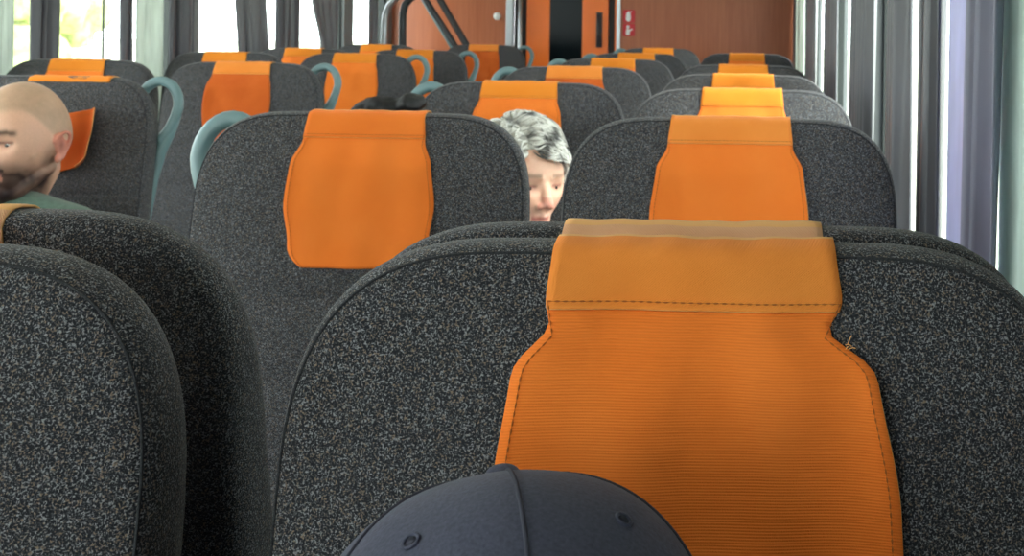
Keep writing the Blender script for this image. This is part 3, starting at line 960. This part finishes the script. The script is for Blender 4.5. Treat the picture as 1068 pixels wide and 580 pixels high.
def body_islands(bm, hip, neck, sh=0.19, girth=1.0, limbs=True, kneefwd=0.42, infl=0.0, only=None):
    """seated body: torso, arms on the lap, thighs and shins; face towards -y"""
    hip, neck = Vector(hip), Vector(neck)
    def P(t, dy=0): return hip.lerp(neck, t) + Vector((0, dy, 0))
    secs = [(-0.16, 0.13, 0.10), (0.0, 0.165, 0.115), (0.25, 0.15, 0.105), (0.5, 0.155, 0.11), (0.7, 0.17, 0.115), (0.85, 0.175, 0.10), (0.95, 0.12, 0.075), (1.02, 0.06, 0.058)]
    if only in (None, 'torso'):
        rings = []
        for tt, rx, ry_ in secs:
            c = P(tt)
            rings.append([c + Vector(((rx * girth + infl) * math.cos(2 * PI * k / 28), (ry_ * girth + infl) * math.sin(2 * PI * k / 28), 0)) for k in range(28)])
        loft(bm, rings)
    hands = []
    for sx in (-1, 1):
        S = P(0.86) + Vector((sx * sh, 0, 0)); E = S + Vector((sx * 0.022, -0.06, -0.27)); W = E + Vector((-sx * 0.05, -0.22, -0.05))
        if only in (None, 'torso'):
            cone(bm, P(0.95) + Vector((sx * 0.05, 0, 0)), S, 0.050 + infl, 0.056 + infl)
            cone(bm, S, S.lerp(E, 0.55 if only else 1.0), 0.055 + infl, (0.052 if only else 0.042) + infl)
        if only is None:
            cone(bm, E, W, 0.042, 0.027)
            hands.append((W, sx))
        H = hip + Vector((sx * 0.09, -0.02, -0.02)); Kn = H + Vector((sx * 0.04, -kneefwd, 0.0)); An = Vector((Kn.x, Kn.y + 0.02, 0.09))
        if only in (None, 'legs'):
            cone(bm, H, Kn, 0.085 + infl, 0.058 + infl)
            cone(bm, Kn, An, 0.056 + infl, 0.040 + infl)
        if only is None:
            cone(bm, An + Vector((0, 0.03, -0.05)), An + Vector((0, -0.15, -0.06)), 0.034, 0.028)
    if only == 'legs':
        rings = []
        for tt, rx, ry_ in secs[:3]:
            c = P(tt); rings.append([c + Vector(((rx * girth + infl) * math.cos(2 * PI * k / 24), (ry_ * girth + infl) * math.sin(2 * PI * k / 24), 0)) for k in range(24)])
        loft(bm, rings)
    for W, sx in hands:
        d = Vector((-sx * 0.25, -0.95, -0.15)).normalized(); side = Vector((0.95, -sx * 0.25, 0)).normalized()
        ell(bm, W + d * 0.05, (0.040, 0.048, 0.016), 16)
        for i, L in enumerate((0.058, 0.072, 0.078, 0.070)):
            b = W + d * 0.085 + side * (i - 1.5) * 0.020 * sx * -1
            k1 = b + d * L * 0.5 + Vector((0, 0, 0.004)); k2 = k1 + d * L * 0.45 + Vector((0, 0, -0.022))
            cone(bm, b, k1, 0.0095, 0.0088, 10); cone(bm, k1, k2, 0.0088, 0.0075, 10)
        b = W + d * 0.025 - side * sx * 0.030
        k1 = b - side * sx * 0.022 + d * 0.032; k2 = k1 + d * 0.032 + side * sx * 0.004
        cone(bm, b, k1, 0.012, 0.010, 10); cone(bm, k1, k2, 0.010, 0.008, 10)
    return bm

def pigment(me, fn):
    ca = me.color_attributes.new('pigment', 'FLOAT_COLOR', 'POINT')
    for v in me.vertices: ca.data[v.index].color = fn(v.co)

def mixc(a, b, t): return tuple(a[i] + (b[i] - a[i]) * t for i in range(3)) + (1,)

def make_person(label, loc, hip, neck, headc, head_rot, skin, shirt, pig, voxel=0.0028, scale=1.0, sh=0.19, kneefwd=0.42, girth=1.0, lid=0.0055):
    t = thing('person', label, 'person', loc)
    T = Matrix.Translation(headc) @ Euler(head_rot).to_matrix().to_4x4() @ Matrix.Scale(scale, 4)
    Ti = T.inverted()
    bm = bmesh.new()
    head_islands(bm, T, lid)
    nb = T @ Vector((0, 0.020, -0.06))
    cone(bm, Vector(neck) + Vector((0, 0, -0.03)), nb, 0.060, 0.054, 20)
    body_islands(bm, hip, neck, sh, girth, kneefwd=kneefwd)
    me = remeshed(bm, voxel, 7)
    pigment(me, lambda co: pig(Ti @ co, co))
    me.materials.append(M['skin'])
    b = bpy.data.objects.new('body', me); C.objects.link(b); b.parent = t
    # eyes
    for sx in (-1, 1):
        bm = bmesh.new(); ell(bm, T @ Vector((sx * 0.0325, -0.0735, 0.0015)), (0.0128 * scale,) * 3, 20)
        e = obj('eye', bm, 'eyewhite', t)
        bm = bmesh.new(); ell(bm, T @ Vector((sx * 0.0325, -0.0836, -0.0005)), (0.0055 * scale, 0.0034 * scale, 0.0055 * scale), 16)
        obj('iris', bm, 'iris', e)
    bm = bmesh.new(); body_islands(bm, hip, neck, sh, girth, infl=0.010, only='torso')
    ms = remeshed(bm, 0.008, 6); ms.materials.append(M[shirt])
    s = bpy.data.objects.new('shirt', ms); C.objects.link(s); s.parent = t
    bm = bmesh.new(); body_islands(bm, hip, neck, sh, girth, infl=0.012, only='legs', kneefwd=kneefwd)
    ml = remeshed(bm, 0.010, 6); ml.materials.append(M['trouser'])
    s = bpy.data.objects.new('trousers', ml); C.objects.link(s); s.parent = t
    return t, T

# bald bearded man on the left
SKIN = lin(226, 178, 152); STUB = lin(176, 148, 122); BEARD = lin(64, 46, 40); LIP = lin(182, 116, 104); EARC = lin(222, 140, 120); BROW = lin(70, 52, 42)
def man_pig(h, co):
    x, y, z = h
    c = SKIN
    if z < -0.2: return c
    n = noise.noise(h * 90) * 0.5 + 0.5
    n2 = noise.noise(h * 30)
    # cropped scalp
    line = 0.052 + 0.012 * math.sin(abs(x) * 40) - sst(-0.07, 0.01, y) * 0.055
    sc_ = sst(line - 0.006, line + 0.012, z) if y < 0.05 else sst(-0.055, -0.02, z)
    if y > -0.02: sc_ = max(sc_, sst(0.012, 0.028, z))
    c = mixc(c, STUB, sc_ * (0.6 + 0.25 * n))
    # beard: jaw, chin, moustache, sideburn
    jaw = sst(-0.036 - 0.25 * (y + 0.03), -0.075 - 0.1 * (y + 0.03), z) * sst(0.028, -0.005, y) * sst(-0.128, -0.112, z)
    cheek = sst(0.045, 0.060, abs(x)) * sst(0.005, -0.03, z) * sst(0.018, 0.0, y) * sst(-0.045, -0.02, y)
    mo = math.exp(-((z + 0.049) / 0.006) ** 2) * (1 if abs(x) < 0.026 and y < -0.07 else 0)
    bd = max(jaw, cheek * 0.55, mo)
    lipm = math.exp(-((z + 0.064) / 0.0055) ** 2) * (1 if abs(x) < 0.022 and y < -0.082 else 0)
    c = mixc(c, BEARD, min(0.95, bd * (0.72 + 0.35 * n) * (1 + 0.3 * sst(-0.03, -0.08, y))) * (1 - lipm))
    c = mixc(c, LIP, lipm * 0.8)
    br = math.exp(-((z - 0.0255 - 0.1 * (abs(x) - 0.03) * (1 if abs(x) < 0.04 else -1)) / 0.0055) ** 2) * sst(0.010, 0.016, abs(x)) * sst(0.056, 0.048, abs(x)) * (1 if y < -0.055 else 0)
    c = mixc(c, BROW, br * 0.95)
    lash = math.exp(-((z - 0.0052) / 0.0028) ** 2) * sst(0.016, 0.021, abs(x)) * sst(0.049, 0.044, abs(x)) * (1 if y < -0.06 else 0)
    c = mixc(c, BROW, lash * 0.85)
    if abs(x) > 0.0765 and -0.03 < y < 0.03 and z > -0.05:
        c = mixc(c, EARC, 0.85)
        c = mixc(c, lin(130, 60, 50), 0.7 * math.exp(-(((y + 0.001) / 0.008) ** 2 + ((z + 0.012) / 0.012) ** 2)))
    ey = math.exp(-(((abs(x) - 0.032) / 0.013) ** 2 + ((z - 0.002) / 0.007) ** 2)) * (1 if y < -0.06 else 0)
    c = mixc(c, lin(150, 96, 80), ey * 0.6)
    if y < -0.1 and -0.045 < z < -0.015: c = mixc(c, lin(216, 146, 124), 0.5)
    return mixc(c, lin(236, 190, 160), 0.15 * n2)
MY = 2.62
mx = (27 - VPX) / FPX * MY
hz = CAMZ - (84 - 15.6) / FPX * MY - 0.121
man, Tm = make_person('bald bearded man in a sage green t-shirt, head turned aside', (mx, MY, 0), (-0.085, -0.16, 0.578), (-0.040, -0.02, hz - 0.140), (0, 0, hz),
            (R(4), 0, R(-9)), SKIN, 'tee', man_pig, sh=0.175, scale=1.06)

# grey-haired woman between the seats
SK2 = lin(238, 190, 164)
def wom_pig(h, co):
    x, y, z = h
    c = SK2
    if z < -0.2: return c
    n = noise.noise(h * 60)
    br = math.exp(-((z - 0.026) / 0.005) ** 2) * sst(0.010, 0.016, abs(x)) * sst(0.056, 0.046, abs(x)) * (1 if y < -0.055 else 0)
    c = mixc(c, lin(150, 120, 104), br * 0.8)
    lash = math.exp(-((z - 0.0040) / 0.0030) ** 2) * sst(0.016, 0.021, abs(x)) * sst(0.049, 0.044, abs(x)) * (1 if y < -0.06 else 0)
    c = mixc(c, lin(110, 72, 62), lash * 0.8)
    lipm = math.exp(-((z + 0.063) / 0.007) ** 2) * (1 if abs(x) < 0.022 and y < -0.08 else 0)
    c = mixc(c, lin(196, 104, 100), lipm * 0.8)
    ey = math.exp(-(((abs(x) - 0.032) / 0.014) ** 2 + ((z - 0.002) / 0.008) ** 2)) * (1 if y < -0.06 else 0)
    c = mixc(c, lin(150, 92, 80), ey * 0.75)
    ck = math.exp(-(((abs(x) - 0.045) / 0.02) ** 2 + ((z + 0.03) / 0.02) ** 2)) * (1 if y < 0 else 0)
    c = mixc(c, lin(226, 150, 130), ck * 0.5)
    if y < -0.1 and -0.045 < z < -0.015: c = mixc(c, lin(214, 130, 116), 0.6)
    return mixc(c, lin(250, 210, 184), 0.12 * n)
WY = 2.60
wx = (543 - VPX) / FPX * WY
whz = CAMZ - (191 - 23.6) / FPX * WY + 0.004
wom, Tw = make_person('grey-haired woman looking down, face half hidden by the seat with the full orange cover', (wx, WY, 0), (-0.09, -0.12, 0.578), (-0.06, 0.02, whz - 0.16), (0, 0, whz),
            (R(4), R(3), R(46)), SK2, 'blouse', wom_pig, sh=0.165, kneefwd=0.36, lid=0.0042)
# hair: a layered mop of swept locks over the skull
def hair_bm(T, seed, n=1700):
    bm = bmesh.new(); rnd = random.Random(seed)
    base = bmesh.new()
    # skull cap underneath the locks
    n0 = len(bm.verts)
    bmesh.ops.create_uvsphere(bm, u_segments=48, v_segments=32, radius=1.0)
    kill = []
    for v in bm.verts:
        x, y, z = v.co
        v.co = Vector((x * 0.081, y * 0.104 + 0.004, z * 0.126 + 0.004))
        hl = 0.060 if v.co.y < -0.055 else (0.050 - 0.11 * sst(-0.055, 0.03, v.co.y))
        if v.co.z < hl - 0.004: kill.append(v)
    bmesh.ops.delete(bm, geom=kill, context='VERTS')
    for k in range(n):
        th = rnd.uniform(0, 2 * PI); ph = math.acos(rnd.uniform(-0.1, 1.0))
        d = Vector((math.sin(ph) * math.cos(th), math.sin(ph) * math.sin(th), math.cos(ph)))
        p = Vector((d.x * 0.082, d.y * 0.105 + 0.004, d.z * 0.127 + 0.004))
        hl = 0.066 if p.y < -0.055 else (0.056 - 0.11 * sst(-0.055, 0.03, p.y))
        if p.z < hl: continue
        # sweep across the head from the parting, then down
        sweep = Vector((0.75 if p.x > -0.03 else -0.75, -0.25 if p.y < 0 else 0.7, -0.35 - 0.5 * (p.z < 0.05)))
        sweep = (sweep - d * sweep.dot(d)).normalized()
        L = rnd.uniform(0.035, 0.06)
        curl = rnd.uniform(-0.014, 0.014); amp = 0.004 + 0.016 * (0.5 + 0.5 * noise.noise(p * 22)) 
        sidev = d.cross(sweep)
        pts = []
        for j in range(7):
            tt = j / 6
            lift = amp * math.sin(PI * tt) + rnd.uniform(-0.001, 0.001)
            pp = p + sweep * L * tt + sidev * curl * math.sin(4.5 * tt) + d * lift
            # stay outside the skull
            e = Vector((pp.x / 0.081, (pp.y - 0.004) / 0.104, (pp.z - 0.004) / 0.126))
            if e.length < 1.0: 
                e.normalize(); pp = Vector((e.x * 0.081, e.y * 0.104 + 0.004, e.z * 0.126 + 0.004))
            pts.append(pp)
        r = rnd.uniform(0.0014, 0.0032)
        tube(bm, pts, [r * 0.6, r, r * 1.1, r * 1.05, r * 0.9, r * 0.6, r * 0.2], 7, False, 0.55)
    for v in bm.verts: v.co = T @ v.co
    return bm
bm = hair_bm(Tw, 5)
hair = obj('hair', bm, None, wom)
Twi = Tw.inverted()
pigment(hair.data, lambda co: mixc(lin(226, 225, 218), lin(78, 77, 75), sst(-0.05, 0.40, noise.noise((Twi @ co) * 30 + Vector((3, 1, 0))) * 0.9 + 0.25 * noise.noise(co * 160))))
hair.data.materials.append(M['hairgrey'])

# person in the navy cap, facing the camera, head resting on the nearest seat
def cap_pig(h, co):
    x, y, z = h
    c = lin(214, 168, 142)
    if y > 0.0 and -0.06 < z < 0.3: c = mixc(c, lin(60, 46, 38), 0.8 * sst(-0.0, 0.03, y))
    br = math.exp(-((z - 0.026) / 0.005) ** 2) * sst(0.010, 0.016, abs(x)) * sst(0.056, 0.046, abs(x)) * (1 if y < -0.055 else 0)
    c = mixc(c, BROW, br * 0.8)
    lipm = math.exp(-((z + 0.063) / 0.007) ** 2) * (1 if abs(x) < 0.022 and y < -0.08 else 0)
    return mixc(c, LIP, lipm * 0.8)
CY = 0.552
cx = (546 - VPX) / FPX * CY
ctop = CAMZ - (503 - 23.3) / FPX * (CY + 0.01)
chz = ctop - 0.126
capman, Tc = make_person('person in a plain navy cap seated against the nearest orange cover', (cx, CY, 0), (0.07, -0.16, 0.578), (0.04, -0.05, chz - 0.165), (0, 0, chz),
            (R(-32), R(0), R(17)), SKIN, 'shirt', cap_pig, voxel=0.004, sh=0.165, kneefwd=0.40)
def cap_surf(th, ph):
    """th round the head (0 = front, towards -y), ph 0 at the top button"""
    rx, ry_, rz = 0.100, 0.108, 0.098
    s = math.sin(ph) ** 0.82
    puff = 1 + 0.012 * math.cos(6 * th)          # panels belly out between seams
    x = math.sin(th) * s * rx * puff; y = -math.cos(th) * s * ry_ * puff
    z = math.cos(ph) * rz if ph < PI / 2 else -(ph - PI / 2) * 0.10
    return Tc @ Vector((x, y, 0.028 + z))
bm = bmesh.new()
NT_, NP = 96, 26
phm = PI / 2 + 0.28
grid = [[bm.verts.new(cap_surf(2 * PI * i / NT_, 0.02 + (phm - 0.02) * j / NP)) for i in range(NT_)] for j in range(NP + 1)]
for j in range(NP):
    for i in range(NT_): bm.faces.new((grid[j][i], grid[j][(i + 1) % NT_], grid[j + 1][(i + 1) % NT_], grid[j + 1][i]))
bm.faces.new(grid[0])
cap = obj('cap', bm, 'cap', capman)
md = cap.modifiers.new('thickness', 'SOLIDIFY'); md.thickness = 0.002; md.offset = -1
bm = bmesh.new()
for k in range(6):
    th = PI / 3 * k
    tube(bm, [cap_surf(th, 0.05 + (phm - 0.05) * j / 24) for j in range(25)], 0.0011, 6)
    for s in (-0.05, 0.05):
        pass
obj('panel_seams', bm, 'capseam', cap)
bm = bmesh.new(); p = cap_surf(0, 0.0); ell(bm, p + Vector((0, 0.004, 0.002)), (0.0085, 0.0085, 0.0042), 20); obj('top_button', bm, 'cap', cap)
for th in (R(-34), R(34), R(150), R(210)):
    p = cap_surf(th, 0.90); nrm = (p - (Tc @ Vector((0, 0, 0.03)))).normalized()
    bm = bmesh.new()
    a = nrm.orthogonal().normalized(); b = nrm.cross(a)
    tube(bm, [p + nrm * 0.0004 + (a * math.cos(2 * PI * i / 14) + b * math.sin(2 * PI * i / 14)) * 0.0036 for i in range(14)], 0.0009, 6, True)
    e = obj('eyelet', bm, 'cap', cap)
    bm = bmesh.new(); tube(bm, [p - nrm * 0.001, p + nrm * 0.0004], 0.0026, 12); obj('eyelet_hole', bm, 'capseam', e)
bm = bmesh.new()
rows = []
for j in range(9):
    r = j / 8; row = []
    for i in range(25):
        th = R(-62 + 124 * i / 24)
        base = Vector((math.sin(th) * 0.0965, -math.cos(th) * 0.1085, 0.006))
        ext = 0.075 * r * math.cos(th * 0.95) ** 0.7
        row.append(Tc @ Vector((base.x * (1 + 0.06 * r), base.y - ext, base.z - 0.012 * r - 0.018 * (math.sin(th)) ** 2 * r)))
    rows.append(row)
obj('brim', sheet(rows, 0.003), 'cap', cap)

# black jacket slung on the grab handle of the woman's seat
def jacket():
    bm = bmesh.new()
    pc = [((-0.020, 0, 0), (0.070, 0.050, 0.026)), ((0.050, -0.01, 0.010), (0.038, 0.045, 0.030)), ((-0.075, 0.0, -0.010), (0.04, 0.045, 0.022)), ((-0.01, 0, -0.09), (0.085, 0.045, 0.09)), ((-0.02, 0.0, -0.22), (0.080, 0.04, 0.12)), ((0.055, -0.01, -0.12), (0.032, 0.04, 0.10))]
    for c, r in pc: ell(bm, c, r, 24)
    me = remeshed(bm, 0.006, 3)
    for v in me.vertices:
        n = noise.noise(v.co * 24) * 0.010 + noise.noise(v.co * 60) * 0.004
        v.co += v.normal * n
    me.materials.append(M['jacket'])
    o = bpy.data.objects.new('jacket', me); C.objects.link(o)
    return o
j = jacket()
jy = 2.62
j.scale = (0.78, 0.8, 0.8)
j.location = ((411 - VPX) / FPX * jy, jy, CAMZ - (111 - 21) / FPX * jy)
tag(j, 'crumpled black jacket hung at the aisle side behind the full orange cover', 'jacket')
